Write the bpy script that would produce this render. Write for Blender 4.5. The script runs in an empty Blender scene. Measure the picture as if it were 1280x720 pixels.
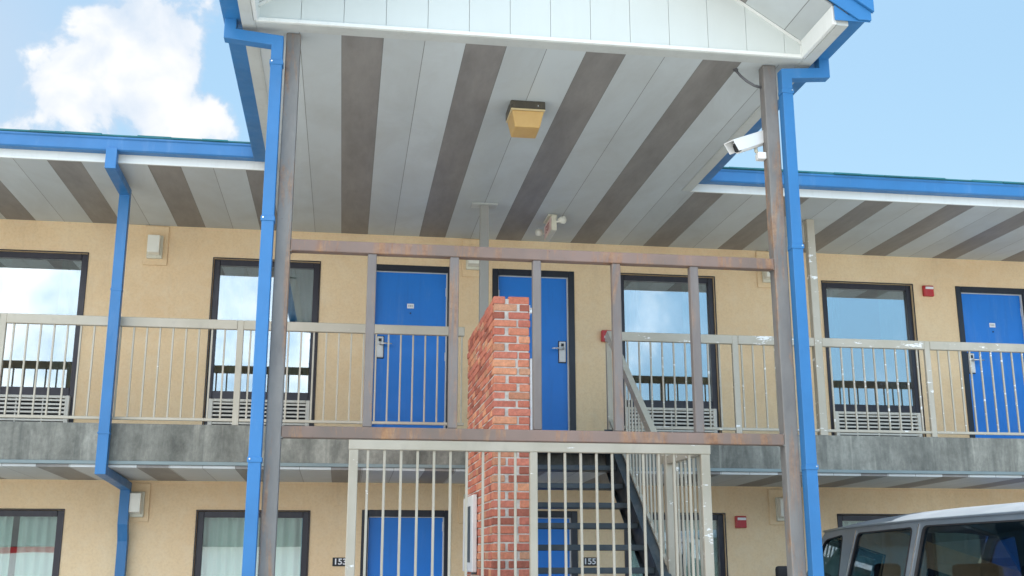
import bpy, bmesh, math, random
from mathutils import Vector, Matrix
from mathutils.geometry import tessellate_polygon
random.seed(7)
S = bpy.context.scene
COL = S.collection
R = math.radians

# ------------------------------------------------------------------ helpers
class MB:
    """collects solid pieces into one mesh"""
    def __init__(s): s.bm = bmesh.new(); s.mi = 0
    def _add(s, vs, fs):
        v = [s.bm.verts.new(p) for p in vs]
        out = []
        for f in fs:
            try:
                ff = s.bm.faces.new([v[i] for i in f]); ff.material_index = s.mi; out.append(ff)
            except ValueError: pass
        return v, out
    def hexa(s, p):      # 8 points: bottom ring 0-3, top ring 4-7
        return s._add(p, [(3,2,1,0),(4,5,6,7),(0,1,5,4),(1,2,6,5),(2,3,7,6),(3,0,4,7)])
    def box(s, x0,x1,y0,y1,z0,z1, bev=0, seg=1):
        p=[(x0,y0,z0),(x1,y0,z0),(x1,y1,z0),(x0,y1,z0),(x0,y0,z1),(x1,y0,z1),(x1,y1,z1),(x0,y1,z1)]
        v,f = s.hexa(p)
        if bev:
            es = list({e for q in f for e in q.edges})
            r = bmesh.ops.bevel(s.bm, geom=es, offset=bev, segments=seg, profile=.5, affect='EDGES', clamp_overlap=True)
            for q in r['faces']: q.material_index = s.mi
        return s
    def quad(s, a,b,c,d): s._add([a,b,c,d], [(0,1,2,3)]); return s
    def prism(s, pts, ext):   # planar polygon pts extruded by vector ext
        n=len(pts); e=Vector(ext)
        vs=[Vector(p) for p in pts]+[Vector(p)+e for p in pts]
        s._add(vs, [tuple(range(n))[::-1], tuple(range(n,2*n))]+[(i,(i+1)%n,n+(i+1)%n,n+i) for i in range(n)])
        return s
    def sweep(s, path, w, d, wdir):
        """rectangular tube along a planar path with mitred corners; w = size along wdir"""
        W=Vector(wdir).normalized(); P=[Vector(p) for p in path]; n=len(P); rings=[]
        for i in range(n):
            a=(P[i]-P[i-1]).normalized() if i else None
            b=(P[i+1]-P[i]).normalized() if i<n-1 else None
            t=(a if b is None else b if a is None else (a+b).normalized())
            k=1.0 if a is None or b is None else 1/max(.3,(a.dot(t)))
            N=W.cross(t).normalized()*(d/2*k)
            rings.append([P[i]-W*w/2-N, P[i]+W*w/2-N, P[i]+W*w/2+N, P[i]-W*w/2+N])
        vs=[q for r in rings for q in r]; fs=[(3,2,1,0)]
        for i in range(n-1):
            for k in range(4):
                j=(k+1)%4; fs.append((4*i+k,4*i+j,4*i+4+j,4*i+4+k))
        m=4*(n-1); fs.append((m,m+1,m+2,m+3)); s._add(vs,fs); return s
    def tube(s, path, r, seg=10):
        P=[Vector(p) for p in path]; n=len(P); rings=[]; up=Vector((0.13,0.21,.97)).normalized()
        rr = r if isinstance(r,(list,tuple)) else [r]*n
        for i in range(n):
            t=(P[min(i+1,n-1)]-P[max(i-1,0)]).normalized()
            u=up.cross(t).normalized(); v=t.cross(u)
            rings.append([P[i]+(u*math.cos(a)+v*math.sin(a))*rr[i] for a in [2*math.pi*k/seg for k in range(seg)]])
        vs=[q for q_ in rings for q in q_]; fs=[tuple(range(seg))[::-1], tuple(range((n-1)*seg,n*seg))]
        for i in range(n-1):
            for k in range(seg):
                j=(k+1)%seg; fs.append((i*seg+k,i*seg+j,(i+1)*seg+j,(i+1)*seg+k))
        s._add(vs,fs); return s
    def loft(s, rings, cap=True, closed=True):
        m=len(rings[0]); vs=[q for r in rings for q in r]; fs=[]
        for i in range(len(rings)-1):
            for k in range(m if closed else m-1):
                j=(k+1)%m; fs.append((i*m+k,i*m+j,(i+1)*m+j,(i+1)*m+k))
        if cap and closed:
            fs.append(tuple(range(m))[::-1]); fs.append(tuple(range((len(rings)-1)*m,len(rings)*m)))
        s._add(vs,fs); return s
    def build(s, name, mat, parent=None, smooth=False, mats=None, bevel=0):
        bmesh.ops.recalc_face_normals(s.bm, faces=s.bm.faces)
        me=bpy.data.meshes.new(name); s.bm.to_mesh(me); s.bm.free()
        for m in (mats or [mat]): me.materials.append(m)
        if smooth:
            for p in me.polygons: p.use_smooth=True
        o=bpy.data.objects.new(name, me); COL.objects.link(o)
        if parent:
            o.parent=parent; o.matrix_parent_inverse=Matrix.Translation(parent.location).inverted() if parent.location.length else Matrix()
        if bevel:
            b=o.modifiers.new('bevel','BEVEL'); b.width=bevel; b.segments=2; b.limit_method='ANGLE'; b.angle_limit=R(40)
        return o
def tag(o,label,cat,group=None,kind=None):
    o['label']=label; o['category']=cat
    if group: o['group']=group
    if kind: o['kind']=kind
    return o
def empty(name, loc=(0,0,0)):
    o=bpy.data.objects.new(name,None); o.location=loc; o.empty_display_size=.2; COL.objects.link(o); return o
def struct(o): o['kind']='structure'; return o
def fix_parent_inverse():
    # parts were built in world coordinates: rebase their meshes on their parent's origin
    for o in bpy.data.objects:
        o.matrix_parent_inverse=Matrix()
def rebase(root):
    """meshes were modelled in world space; express them relative to the thing's base"""
    loc=Vector(root.location)
    done=set()
    def rec(o):
        for c in [k for k in bpy.data.objects if k.parent==o]:
            if c.type=='MESH' and c.data.name not in done:
                c.data.transform(Matrix.Translation(-loc)); done.add(c.data.name)
            c.matrix_parent_inverse=Matrix(); rec(c)
    rec(root)

# ------------------------------------------------------------------ materials
def mat(name, col, rough=.5, metal=0, spec=.5):
    m=bpy.data.materials.new(name); m.use_nodes=True
    b=m.node_tree.nodes['Principled BSDF']
    b.inputs['Base Color'].default_value=(*col,1); b.inputs['Roughness'].default_value=rough
    b.inputs['Metallic'].default_value=metal; b.inputs['Specular IOR Level'].default_value=spec
    m['b']=1
    return m
class NT:
    def __init__(s,m): s.t=m.node_tree; s.b=s.t.nodes['Principled BSDF']; s.tc=s.t.nodes.new('ShaderNodeTexCoord')
    def n(s,k,**kw):
        q=s.t.nodes.new(k)
        for a,v in kw.items(): setattr(q,a,v)
        return q
    def l(s,a,b): s.t.links.new(a,b)
    def coord(s,scale=(1,1,1),loc=(0,0,0)):
        g=s.n('ShaderNodeNewGeometry')
        mp=s.n('ShaderNodeMapping'); mp.inputs['Scale'].default_value=scale; mp.inputs['Location'].default_value=loc
        s.l(g.outputs['Position'],mp.inputs['Vector']); return mp.outputs[0]
    def noise(s,scale,det=4,rough=.55,v=None,stretch=(1,1,1),dist=0):
        q=s.n('ShaderNodeTexNoise'); q.inputs['Scale'].default_value=scale; q.inputs['Detail'].default_value=det
        q.inputs['Roughness'].default_value=rough; q.inputs['Distortion'].default_value=dist
        s.l(v or s.coord(stretch),q.inputs['Vector']); return q.outputs[0]
    def ramp(s,f,stops,interp='LINEAR'):
        q=s.n('ShaderNodeValToRGB'); q.color_ramp.interpolation=interp; e=q.color_ramp.elements
        while len(e)<len(stops): e.new(.5)
        for i,(p,c) in enumerate(stops):
            e[i].position=p; e[i].color=(*c,1) if len(c)==3 else c
        s.l(f,q.inputs[0]); return q.outputs[0]
    def mix(s,f,a,b,bt='MIX'):
        q=s.n('ShaderNodeMix',data_type='RGBA',blend_type=bt)
        for v,i in ((f,0),(a,6),(b,7)):
            if isinstance(v,(int,float)): q.inputs[i].default_value=v
            elif isinstance(v,(tuple,list)): q.inputs[i].default_value=(*v,1)
            else: s.l(v,q.inputs[i])
        return q.outputs[2]
    def math(s,op,a,b=0,c=0):
        q=s.n('ShaderNodeMath',operation=op)
        for i,v in enumerate((a,b,c)):
            if isinstance(v,(int,float)): q.inputs[i].default_value=v
            else: s.l(v,q.inputs[i])
        return q.outputs[0]
    def bump(s,h,st=.3,d=.01):
        q=s.n('ShaderNodeBump'); q.inputs['Strength'].default_value=st; q.inputs['Distance'].default_value=d
        s.l(h,q.inputs['Height']); s.l(q.outputs[0],s.b.inputs['Normal'])
    def color(s,c): s.l(c,s.b.inputs['Base Color'])
    def roughness(s,c): s.l(c,s.b.inputs['Roughness'])
def bw(v): return (v,v,v)

M={}
def painted(name,col,rough=.4,var=.12,dirt=(.25,.22,.18),dirt_amt=.25,streak=(6,6,.7),bump=.05):
    m=mat(name,col,rough); t=NT(m)
    a=t.noise(1.7,5,.6)
    c=t.mix(t.ramp(a,[(.3,bw(0)),(.75,bw(1))]),tuple(x*(1-var) for x in col),tuple(min(1,x*(1+var)) for x in col))
    d=t.ramp(t.noise(3.1,6,.65,stretch=streak),[(.52,bw(0)),(.8,bw(1))])
    c=t.mix(t.math('MULTIPLY',d,dirt_amt),c,dirt)
    if name.startswith('blue'):
        fd=t.ramp(t.noise(2.6,7,.7,stretch=(2.2,2.2,.35)),[(.55,bw(0)),(.75,bw(1))]); c=t.mix(t.math('MULTIPLY',fd,.16),c,(.30,.42,.58))
        sc=t.ramp(t.noise(28,5,.75,stretch=(1,1,.4)),[(.70,bw(0)),(.75,bw(1))]); c=t.mix(t.math('MULTIPLY',sc,.35),c,(.02,.05,.12))
    t.color(c); t.roughness(t.ramp(t.noise(9,3),[(.3,bw(rough*.85)),(.7,bw(min(1,rough*1.2)))]))
    t.bump(t.noise(60,3),bump,.002)
    M[name]=m; return m
painted('blue_paint',(.029,.168,.395),.42,.12,(.03,.13,.33),.2,(5,5,.4))
painted('blue_door',(.010,.200,.68),.42,.06,(.02,.08,.3),.2,(5,5,.6))
painted('white_trim',(.74,.75,.71),.45,.03,(.45,.43,.37),.25)
painted('white_panel',(.57,.605,.575),.5,.025,(.5,.52,.48),.22,(4,4,.5))
painted('cream_plastic',(.70,.67,.54),.45,.05,(.4,.34,.2),.3)
painted('dark_frame',(.022,.020,.030),.35,.2,(.08,.07,.06),.3)
painted('black_frame',(.012,.016,.026),.35,.2,(.06,.05,.05),.3)
painted('roof_teal',(.02,.15,.17),.7,.25,(.05,.08,.07),.5,(3,3,3),.4)
painted('bronze',(.07,.06,.045),.45,.2,(.2,.17,.1),.5)
painted('grey_sign',(.72,.72,.70),.4,.03)
painted('ac_white',(.70,.67,.59),.5,.06,(.3,.27,.2),.35)
painted('interior',(.10,.12,.12),.8,.1)
painted('stair_paint',(.050,.068,.080),.5,.25,(.16,.15,.14),.5,(2,2,2))
painted('red_box',(.52,.025,.03),.35,.08)
painted('tan_trim',(.62,.47,.27),.75,.06)

def rail_paint():
    m=mat('rail_paint',(.50,.46,.37),.5); t=NT(m)
    base=t.mix(t.ramp(t.noise(2.3,5),[(.35,bw(0)),(.7,bw(1))]),(.42,.38,.295),(.50,.455,.37))
    g=t.ramp(t.noise(7,6,.7,stretch=(1,1,.5)),[(.55,bw(0)),(.75,bw(1))])
    base=t.mix(t.math('MULTIPLY',g,.35),base,(.30,.27,.22))
    geo=t.n('ShaderNodeNewGeometry')
    # peeling: flaked white primer, more of it on the stretch right of the stairs
    sx=t.n('ShaderNodeSeparateXYZ'); t.l(geo.outputs['Position'],sx.inputs[0])
    east=t.ramp(t.math('MULTIPLY_ADD',sx.outputs[0],.25,-.55),[(0,bw(0)),(.25,bw(1))])
    big=t.noise(1.6,3,.5)
    pk=t.noise(11,7,.72,stretch=(.40,1,1.3))
    th=t.math('ADD',pk,t.math('MULTIPLY_ADD',big,.20,t.math('MULTIPLY_ADD',east,.072,-.115)))
    f=t.ramp(th,[(.655,bw(0)),(.675,bw(1))])
    c=t.mix(f,base,(.86,.86,.84))
    t.color(c); t.bump(t.math('MULTIPLY',f,-1),.4,.002)
    M['rail_paint']=m
rail_paint()

def stucco():
    m=mat('stucco',(.76,.55,.31),.88,0,.2); t=NT(m)
    a=t.ramp(t.noise(.55,4,.5),[(.3,bw(0)),(.72,bw(1))])
    c=t.mix(a,(.83,.60,.355),(.88,.69,.44))
    b=t.noise(38,6,.75)
    c=t.mix(t.math('MULTIPLY',t.ramp(b,[(.34,bw(1)),(.56,bw(0))]),.32),c,(.62,.43,.24))
    b2=t.noise(7,5,.7,dist=.6)
    c=t.mix(t.math('MULTIPLY',t.ramp(b2,[(.45,bw(0)),(.72,bw(1))]),.35),c,(.88,.74,.54))
    st=t.ramp(t.noise(2.2,6,.7,stretch=(2.2,1,.3)),[(.58,bw(0)),(.82,bw(1))])
    c=t.mix(t.math('MULTIPLY',st,.30),c,(.50,.36,.22))
    pt=t.ramp(t.noise(.9,3,.5,dist=.8),[(.50,bw(0)),(.56,bw(1))]); c=t.mix(t.math('MULTIPLY',pt,.10),c,(.70,.50,.30))
    t.color(c); t.bump(b,.35,.006); M['stucco']=m
stucco()

def planks(name,x0,period,dark_w,light=(.53,.57,.57),dark=(.235,.222,.206),n=3,xmin=-99):
    m=mat(name,light,.5,0,.35); t=NT(m)
    g=t.n('ShaderNodeNewGeometry'); sx=t.n('ShaderNodeSeparateXYZ'); t.l(g.outputs['Position'],sx.inputs[0])
    u=t.math('FRACT',t.math('DIVIDE',t.math('SUBTRACT',sx.outputs[0],x0-20*period),period))
    isd=t.math('MULTIPLY',t.math('LESS_THAN',u,dark_w/period),t.math('GREATER_THAN',sx.outputs[0],xmin))
    pid=t.math('FLOOR',t.math('MULTIPLY',t.math('DIVIDE',t.math('SUBTRACT',sx.outputs[0],x0-20*period),period),n))
    wn=t.n('ShaderNodeTexWhiteNoise',noise_dimensions='1D'); t.l(pid,wn.inputs['W'])
    lc=t.mix(wn.outputs[0],tuple(c*.93 for c in light),tuple(c*1.06 for c in light))
    grime=t.ramp(t.noise(1.3,8,.68,stretch=(1.4,.7,1),dist=.5),[(.42,bw(0)),(.72,bw(1))])
    lc=t.mix(t.math('MULTIPLY',grime,.35),lc,(.34,.33,.29))
    dc=t.mix(t.ramp(t.noise(5,6,.7,stretch=(1,.25,1)),[(.3,bw(0)),(.7,bw(1))]),tuple(c*.82 for c in dark),tuple(c*1.2 for c in dark))
    c=t.mix(isd,lc,dc)
    # joint between planks: a real groove in the panel, 5 mm wide
    w=t.math('FRACT',t.math('MULTIPLY',u,n))
    e=t.math('ABSOLUTE',t.math('SUBTRACT',w,.5))
    gr=t.math('GREATER_THAN',e,.5-.0022*n/period)
    c=t.mix(gr,c,(.16,.16,.15))
    t.color(c); t.bump(t.math('SUBTRACT',t.math('MULTIPLY',t.noise(40,2,stretch=(1,.1,1)),.1),gr),.3,.004)
    M[name]=m
planks('canopy_planks',-.131,.911,.305,xmin=-.5)
planks('west_planks',-2.919,.930,.31)
planks('east_planks',3.504,.942,.31)
planks('lower_planks',-1.99,.93,.30,(.55,.57,.56))

def slab_concrete():
    m=mat('slab_concrete',(.25,.27,.24),.85); t=NT(m)
    a=t.ramp(t.noise(2.2,8,.74,stretch=(1.1,1,.35),dist=.3),[(.32,(.12,.12,.102)),(.5,(.235,.232,.198)),(.68,(.41,.40,.34))])
    b=t.ramp(t.noise(14,7,.78),[(.35,bw(.6)),(.7,bw(1.05))]); c=t.mix(.75,a,b,'MULTIPLY')
    ru=t.ramp(t.noise(1.9,7,.72,stretch=(4.5,1,.10)),[(.53,bw(0)),(.70,bw(1))]); c=t.mix(t.math('MULTIPLY',ru,.6),c,(.085,.09,.08))
    lt=t.ramp(t.noise(2.6,7,.7,stretch=(3.6,1,.12)),[(.58,bw(0)),(.72,bw(1))]); c=t.mix(t.math('MULTIPLY',lt,.5),c,(.50,.48,.40))
    rs=t.ramp(t.noise(3.1,7,.7,stretch=(3.0,1,.15)),[(.66,bw(0)),(.76,bw(1))]); c=t.mix(t.math('MULTIPLY',rs,.4),c,(.33,.20,.10))
    fl=t.ramp(t.noise(23,5,.7),[(.74,bw(0)),(.76,bw(1))]); c=t.mix(t.math('MULTIPLY',fl,.7),c,(.66,.66,.62))
    t.color(c); t.bump(t.noise(30,6,.7),.35,.006); M['slab_concrete']=m
slab_concrete()

def rusty(name,base,base2,rust=.5,pink=None):
    m=mat(name,base,.62,0,.4); t=NT(m)
    a=t.ramp(t.noise(2.6,6,.65,stretch=(1.6,1.6,.6)),[(.3,bw(0)),(.7,bw(1))])
    c=t.mix(a,base,base2)
    if pink:
        p=t.ramp(t.noise(.9,4,.6),[(.42,bw(0)),(.62,bw(1))]); c=t.mix(t.math('MULTIPLY',p,.8),c,pink)
    r=t.ramp(t.noise(1.9,8,.75,stretch=(3.2,3.2,.42),dist=.5),[(.57-.1*rust,bw(0)),(.68-.08*rust,bw(1))])
    rc=t.ramp(t.noise(14,5,.7),[(.3,(.16,.065,.03)),(.55,(.36,.18,.075)),(.75,(.48,.31,.16))])
    c=t.mix(t.math('MULTIPLY',r,.55+.3*rust),c,rc)
    sp=t.ramp(t.noise(34,4,.7),[(.70,bw(0)),(.74,bw(1))]); c=t.mix(t.math('MULTIPLY',sp,.75),c,(.10,.035,.02))
    t.color(c); t.bump(t.noise(25,5,.7),.18,.003); M[name]=m
rusty('column_steel',(.15,.142,.135),(.25,.235,.215),.62)
rusty('beam_steel',(.20,.135,.105),(.15,.12,.10),.65,(.26,.175,.145))
rusty('post_steel',(.15,.125,.115),(.21,.185,.17),.25)

def bricks():
    m=mat('brick',(.5,.2,.12),.85,0,.25); t=NT(m)
    g=t.n('ShaderNodeNewGeometry')
    c=t.ramp(g.outputs['Random Per Island'],[(0,(.30,.095,.065)),(.16,(.50,.150,.105)),(.34,(.62,.21,.14)),(.52,(.74,.30,.17)),(.68,(.55,.16,.105)),(.80,(.78,.38,.22)),(.90,(.42,.28,.20)),(.96,(.28,.125,.10))],'CONSTANT')
    c=t.mix(.5,c,t.ramp(g.outputs['Random Per Island'],[(0,(.42,.14,.09)),(.35,(.58,.205,.14)),(.7,(.52,.17,.11)),(1,(.80,.36,.18))]))
    v=t.ramp(t.noise(26,6,.75),[(.3,bw(.68)),(.7,bw(1.18))]); c=t.mix(1,c,v,'MULTIPLY')
    w=t.ramp(t.noise(17,7,.75,dist=.4),[(.62,bw(0)),(.78,bw(1))]); c=t.mix(t.math('MULTIPLY',w,.5),c,(.62,.50,.43))
    t.color(c); t.bump(t.noise(60,6,.75),.5,.004); M['brick']=m
    m=mat('mortar',(.55,.52,.47),.95,0,.1); t=NT(m)
    t.color(t.ramp(t.noise(20,6,.7),[(.3,(.42,.385,.34)),(.7,(.70,.66,.60))])); t.bump(t.noise(80,4,.7),.5,.004); M['mortar']=m
bricks()

def glass(name,tint,refl,rough=.0):
    m=bpy.data.materials.new(name); m.use_nodes=True; t=m.node_tree; t.nodes.clear()
    o=t.nodes.new('ShaderNodeOutputMaterial'); mx=t.nodes.new('ShaderNodeMixShader'); tr=t.nodes.new('ShaderNodeBsdfTransparent'); gl=t.nodes.new('ShaderNodeBsdfGlossy')
    def mm(op,a,b=0):
        q=t.nodes.new('ShaderNodeMath'); q.operation=op
        for k,v in enumerate((a,b)):
            if isinstance(v,(int,float)): q.inputs[k].default_value=v
            else: t.links.new(v,q.inputs[k])
        return q.outputs[0]
    gg=t.nodes.new('ShaderNodeNewGeometry'); dp=t.nodes.new('ShaderNodeVectorMath'); dp.operation='DOT_PRODUCT'
    t.links.new(gg.outputs['True Normal'],dp.inputs[0]); t.links.new(gg.outputs['Incoming'],dp.inputs[1])
    schlick=mm('ADD',mm('MULTIPLY',mm('POWER',mm('SUBTRACT',1,mm('ABSOLUTE',dp.outputs['Value'])),5),.9),.04)
    ma=t.nodes.new('ShaderNodeMath'); ma.operation='ADD'; ma.inputs[1].default_value=refl; ma.use_clamp=True
    tr.inputs[0].default_value=(*tint,1); gl.inputs['Roughness'].default_value=rough
    gl.inputs['Color'].default_value=(.97,.99,1,1)
    nz=t.nodes.new('ShaderNodeTexNoise'); nz.inputs['Scale'].default_value=1.4; nz.inputs['Detail'].default_value=1
    bp=t.nodes.new('ShaderNodeBump'); bp.inputs['Strength'].default_value=.03; bp.inputs['Distance'].default_value=.02
    g=t.nodes.new('ShaderNodeNewGeometry')
    t.links.new(g.outputs['Position'],nz.inputs['Vector']); t.links.new(nz.outputs[0],bp.inputs['Height']); t.links.new(bp.outputs[0],gl.inputs['Normal'])
    t.links.new(schlick,ma.inputs[0]); t.links.new(ma.outputs[0],mx.inputs[0]); t.links.new(tr.outputs[0],mx.inputs[1]); t.links.new(gl.outputs[0],mx.inputs[2]); t.links.new(mx.outputs[0],o.inputs[0])
    M[name]=m
glass('upper_glass',(.60,.72,.72),.27)
glass('lower_glass',(.96,.98,.97),.24)
glass('van_glass',(.46,.58,.64),.06)
def curtain_mat(name,a,b):
    m=mat(name,a,.9,0,.1); t=NT(m); t.color(t.mix(t.noise(3,4),a,b)); M[name]=m
curtain_mat('sheer',(.66,.88,.79),(.76,.92,.85))
curtain_mat('drape',(.10,.20,.19),(.16,.28,.27))
def amber():
    m=mat('amber_lens',(.62,.40,.13),.35); t=NT(m)
    t.color(t.mix(t.noise(7,5,.6),(.66,.46,.17),(.50,.27,.085))); M['amber_lens']=m
amber()
M['lens_white']=mat('lens_white',(.82,.80,.70),.3)
M['white_metal']=mat('white_metal',(.80,.80,.78),.35)
M['chrome']=mat('chrome',(.75,.75,.74),.25,.9)
M['ink_black']=mat('ink_black',(.012,.012,.015),.4)
M['ink_white']=mat('ink_white',(.85,.85,.85),.5)
M['ink_red']=mat('ink_red',(.55,.06,.06),.5)
M['exit_face']=mat('exit_face',(.80,.60,.54),.4)
M['dark_glass']=mat('dark_glass',(.01,.01,.012),.08)
M['rubber']=mat('rubber',(.02,.02,.022),.8)
M['seat_cloth']=mat('seat_cloth',(.012,.016,.024),.95,0,.1)
M['headliner']=mat('headliner',(.34,.35,.35),.9)
M['conduit']=mat('conduit',(.10,.10,.105),.5)
def van_paints():
    m=mat('van_paint',(.20,.24,.28),.30,.3); t=NT(m)
    t.color(t.mix(t.ramp(t.noise(1.2,5,.6),[(.35,bw(0)),(.7,bw(1))]),(.20,.245,.29),(.27,.32,.37)))
    b=t.b; b.inputs['Coat Weight'].default_value=.6; b.inputs['Coat Roughness'].default_value=.12; M['van_paint']=m
    m=mat('van_roof_paint',(.55,.58,.62),.5,.1); t=NT(m)
    t.color(t.mix(t.ramp(t.noise(2.1,6,.7,stretch=(1,.5,1)),[(.4,bw(0)),(.7,bw(1))]),(.11,.135,.165),(.17,.195,.225))); M['van_roof_paint']=m
van_paints()
def ground_mats():
    m=mat('lot',(.2,.2,.19),.9,0,.2); t=NT(m)
    c=t.mix(t.noise(.25,5,.6),(.32,.316,.305),(.40,.395,.38)); c=t.mix(t.math('MULTIPLY',t.ramp(t.noise(.9,7,.7),[(.5,bw(0)),(.75,bw(1))]),.5),c,(.20,.19,.18))
    t.color(c); t.bump(t.noise(45,5,.7),.4,.01); M['lot']=m
    m=mat('walk',(.42,.41,.38),.9,0,.2); t=NT(m); t.color(t.mix(t.noise(1.1,6,.7),(.34,.33,.31),(.47,.46,.43))); t.bump(t.noise(50,4),.3,.005); M['walk']=m
ground_mats()

# ------------------------------------------------------------------ key levels (metres)
WY=12.6                     # face of the room wall
SLY=11.24                   # front of the balcony slab
ZS=5.308                    # eave soffit
ZF=2.886                    # balcony floor
BX0,BX1=-9.0,13.0           # ends of the wing
BACK=25.0

# ------------------------------------------------------------------ ground
b=MB(); n=24
b.quad((-400,-400,0),(400,-400,0),(400,600,0),(-400,600,0)); struct(b.build('parking_lot',M['lot']))
b=MB(); b.box(BX0,BX1,11.3,WY-.002,-.05,.13,.015); struct(b.build('walkway',M['walk']))
b=MB()
for x in (-6.6,-3.9,6.9,9.6): b.box(x-.05,x+.05,5.2,10.9,.001,.005)
struct(b.build('parking_lines',M['white_trim']))

# ------------------------------------------------------------------ motel building
bld=empty('motel_building',(1.4,WY,0))
tag(bld,'two storey tan stucco motel wing with blue doors, dark framed windows and blue gutter','building')
wins=[(-4.14,-2.945),(-1.56,-.365),(3.195,4.385),(5.78,6.97)]
doors=[(-5.72,-4.74,'L'),(.213,1.193,'L'),(1.658,2.638,'R'),(7.556,8.536,'L'),(8.98,9.96,'R')]
DT_U,DT_L=4.946,2.125
WB_U,WB_L=2.95,.25
holes=[]
for a,c in wins: holes+= [(a,c,WB_U,DT_U),(a,c,WB_L,DT_L-.018)]
for a,c,_ in doors: holes+= [(a,c,2.83,DT_U),(a,c,.13,DT_L)]
xs=sorted({BX0,BX1,*[h[0] for h in holes],*[h[1] for h in holes]}); zs=sorted({0,6.2,*[h[2] for h in holes],*[h[3] for h in holes]})
b=MB()
for i in range(len(xs)-1):
    for k in range(len(zs)-1):
        cx,cz=(xs[i]+xs[i+1])/2,(zs[k]+zs[k+1])/2
        if any(h[0]<cx<h[1] and h[2]<cz<h[3] for h in holes): continue
        b.quad((xs[i],WY,zs[k]),(xs[i+1],WY,zs[k]),(xs[i+1],WY,zs[k+1]),(xs[i],WY,zs[k+1]))
D=.16
for x0,x1,z0,z1 in holes:
    b.quad((x0,WY,z0),(x0,WY+D,z0),(x0,WY+D,z1),(x0,WY,z1)); b.quad((x1,WY,z0),(x1,WY,z1),(x1,WY+D,z1),(x1,WY+D,z0))
    b.quad((x0,WY,z1),(x0,WY+D,z1),(x1,WY+D,z1),(x1,WY,z1)); b.quad((x0,WY,z0),(x1,WY,z0),(x1,WY+D,z0),(x0,WY+D,z0))
# ends and rear
b.quad((BX0,WY,0),(BX0,WY,6.2),(BX0,BACK,6.2),(BX0,BACK,0)); b.quad((BX1,WY,0),(BX1,BACK,0),(BX1,BACK,6.2),(BX1,WY,6.2))
b.quad((BX0,BACK,0),(BX0,BACK,6.2),(BX1,BACK,6.2),(BX1,BACK,0))
bmesh.ops.remove_doubles(b.bm,verts=b.bm.verts,dist=1e-5)
wall=b.build('wall',M['stucco'],bld)
# raised stucco plates behind the wall lamps and the bead under each soffit
b=MB()
for cx in (-2.21,1.425,5.07):
    b.box(cx-.133,cx+.133,WY-.022,WY-.002,4.835,5.296,.006); b.box(cx-.145,cx+.145,WY-.022,WY-.002,1.985,2.398,.006)
b.box(BX0,BX1,WY-.014,WY-.002,2.400,2.437,.003)
b.build('wall_plates',M['stucco'],bld)
b=MB(); b.box(BX0,BX1,WY+.17,BACK-.01,2.5,2.82); b.build('floor',M['interior'],bld)
# partition behind the rooms keeps the interiors dark, as rooms are
b=MB(); b.box(BX0+.01,BX1-.01,WY+3.2,WY+3.3,.02,2.49); b.box(BX0+.01,BX1-.01,WY+3.2,WY+3.3,2.83,6.1); b.build('partition',M['interior'],bld)
# balcony slab
b=MB(); b.box(BX0,BX1,SLY,WY-.003,2.49,ZF,.006); b.build('balcony_slab',M['slab_concrete'],bld)
b=MB(); b.box(BX0,BX1,SLY-.018,SLY-.002,2.488,2.522,.003); b.build('drip_edge',M['stair_paint'] if 0 else painted('drip_metal',(.20,.25,.25),.5,.15),bld)
b=MB(); b.hexa([(BX0,SLY+.002,2.46),(BX1,SLY+.002,2.46),(BX1,WY-.004,2.425),(BX0,WY-.004,2.425),(BX0,SLY+.002,2.486),(BX1,SLY+.002,2.486),(BX1,WY-.004,2.438),(BX0,WY-.004,2.438)])
b.build('balcony_soffit',M['lower_planks'],bld)
# eave soffits either side of the canopy, and fascia
CX0,CX1=-.737,3.353
b=MB(); b.box(BX0,CX0-.10,10.535,WY-.003,ZS,ZS+.02); b.build('eave_soffit',M['west_planks'],bld)
b=MB(); b.box(CX1+.10,BX1,10.535,WY-.003,ZS,ZS+.02); b.build('eave_soffit',M['east_planks'],bld)
for x0,x1 in ((BX0,CX0-.10),(CX1+.10,BX1)):
    b=MB(); b.box(x0,x1,10.515,10.532,ZS-.003,ZS+.25); b.box(x0,x1,10.508,10.5145,ZS-.003,ZS+.016); b.build('fascia',M['white_trim'],bld)
    # box gutter with a rolled front lip
    b=MB(); prof=[(10.512,5.392),(10.425,5.392),(10.412,5.405),(10.408,5.50),(10.396,5.512),(10.396,5.527),(10.42,5.527),(10.512,5.527)]
    b.prism([(x0,y,z) for y,z in prof],(x1-x0,0,0)); b.build('gutter',M['blue_paint'],bld)
# roof: low slope shingles with ragged starter edge
b=MB()
def roofpt(y): return 5.546+(y-10.40)*.20
b.hexa([(BX0-.3,10.40,5.529),(BX1+.3,10.40,5.529),(BX1+.3,18.8,roofpt(18.8)-.03),(BX0-.3,18.8,roofpt(18.8)-.03),(BX0-.3,10.40,5.546),(BX1+.3,10.40,5.546),(BX1+.3,18.8,roofpt(18.8)),(BX0-.3,18.8,roofpt(18.8))])
b.hexa([(BX0-.3,18.8,roofpt(18.8)-.03),(BX1+.3,18.8,roofpt(18.8)-.03),(BX1+.3,27,5.53),(BX0-.3,27,5.53),(BX0-.3,18.8,roofpt(18.8)),(BX1+.3,18.8,roofpt(18.8)),(BX1+.3,27,5.556),(BX0-.3,27,5.556)])
for row in range(12):
    y=10.375+row*.14; x=BX0-.3
    while x<BX1+.3:
        w=random.uniform(.25,.36); x2=min(x+w-.006,BX1+.3); t=random.uniform(.002,.011); dy=random.uniform(0,.02)
        z=roofpt(y)+.002
        b.hexa([(x,y+dy,z-.01),(x2,y+dy,z-.01),(x2,y+.15,z+.02),(x,y+.15,z+.02),(x,y+dy,z+t),(x2,y+dy,z+t),(x2,y+.15,z+.028),(x,y+.15,z+.028)]); x+=w
b.build('roof',M['roof_teal'],bld)

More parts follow.
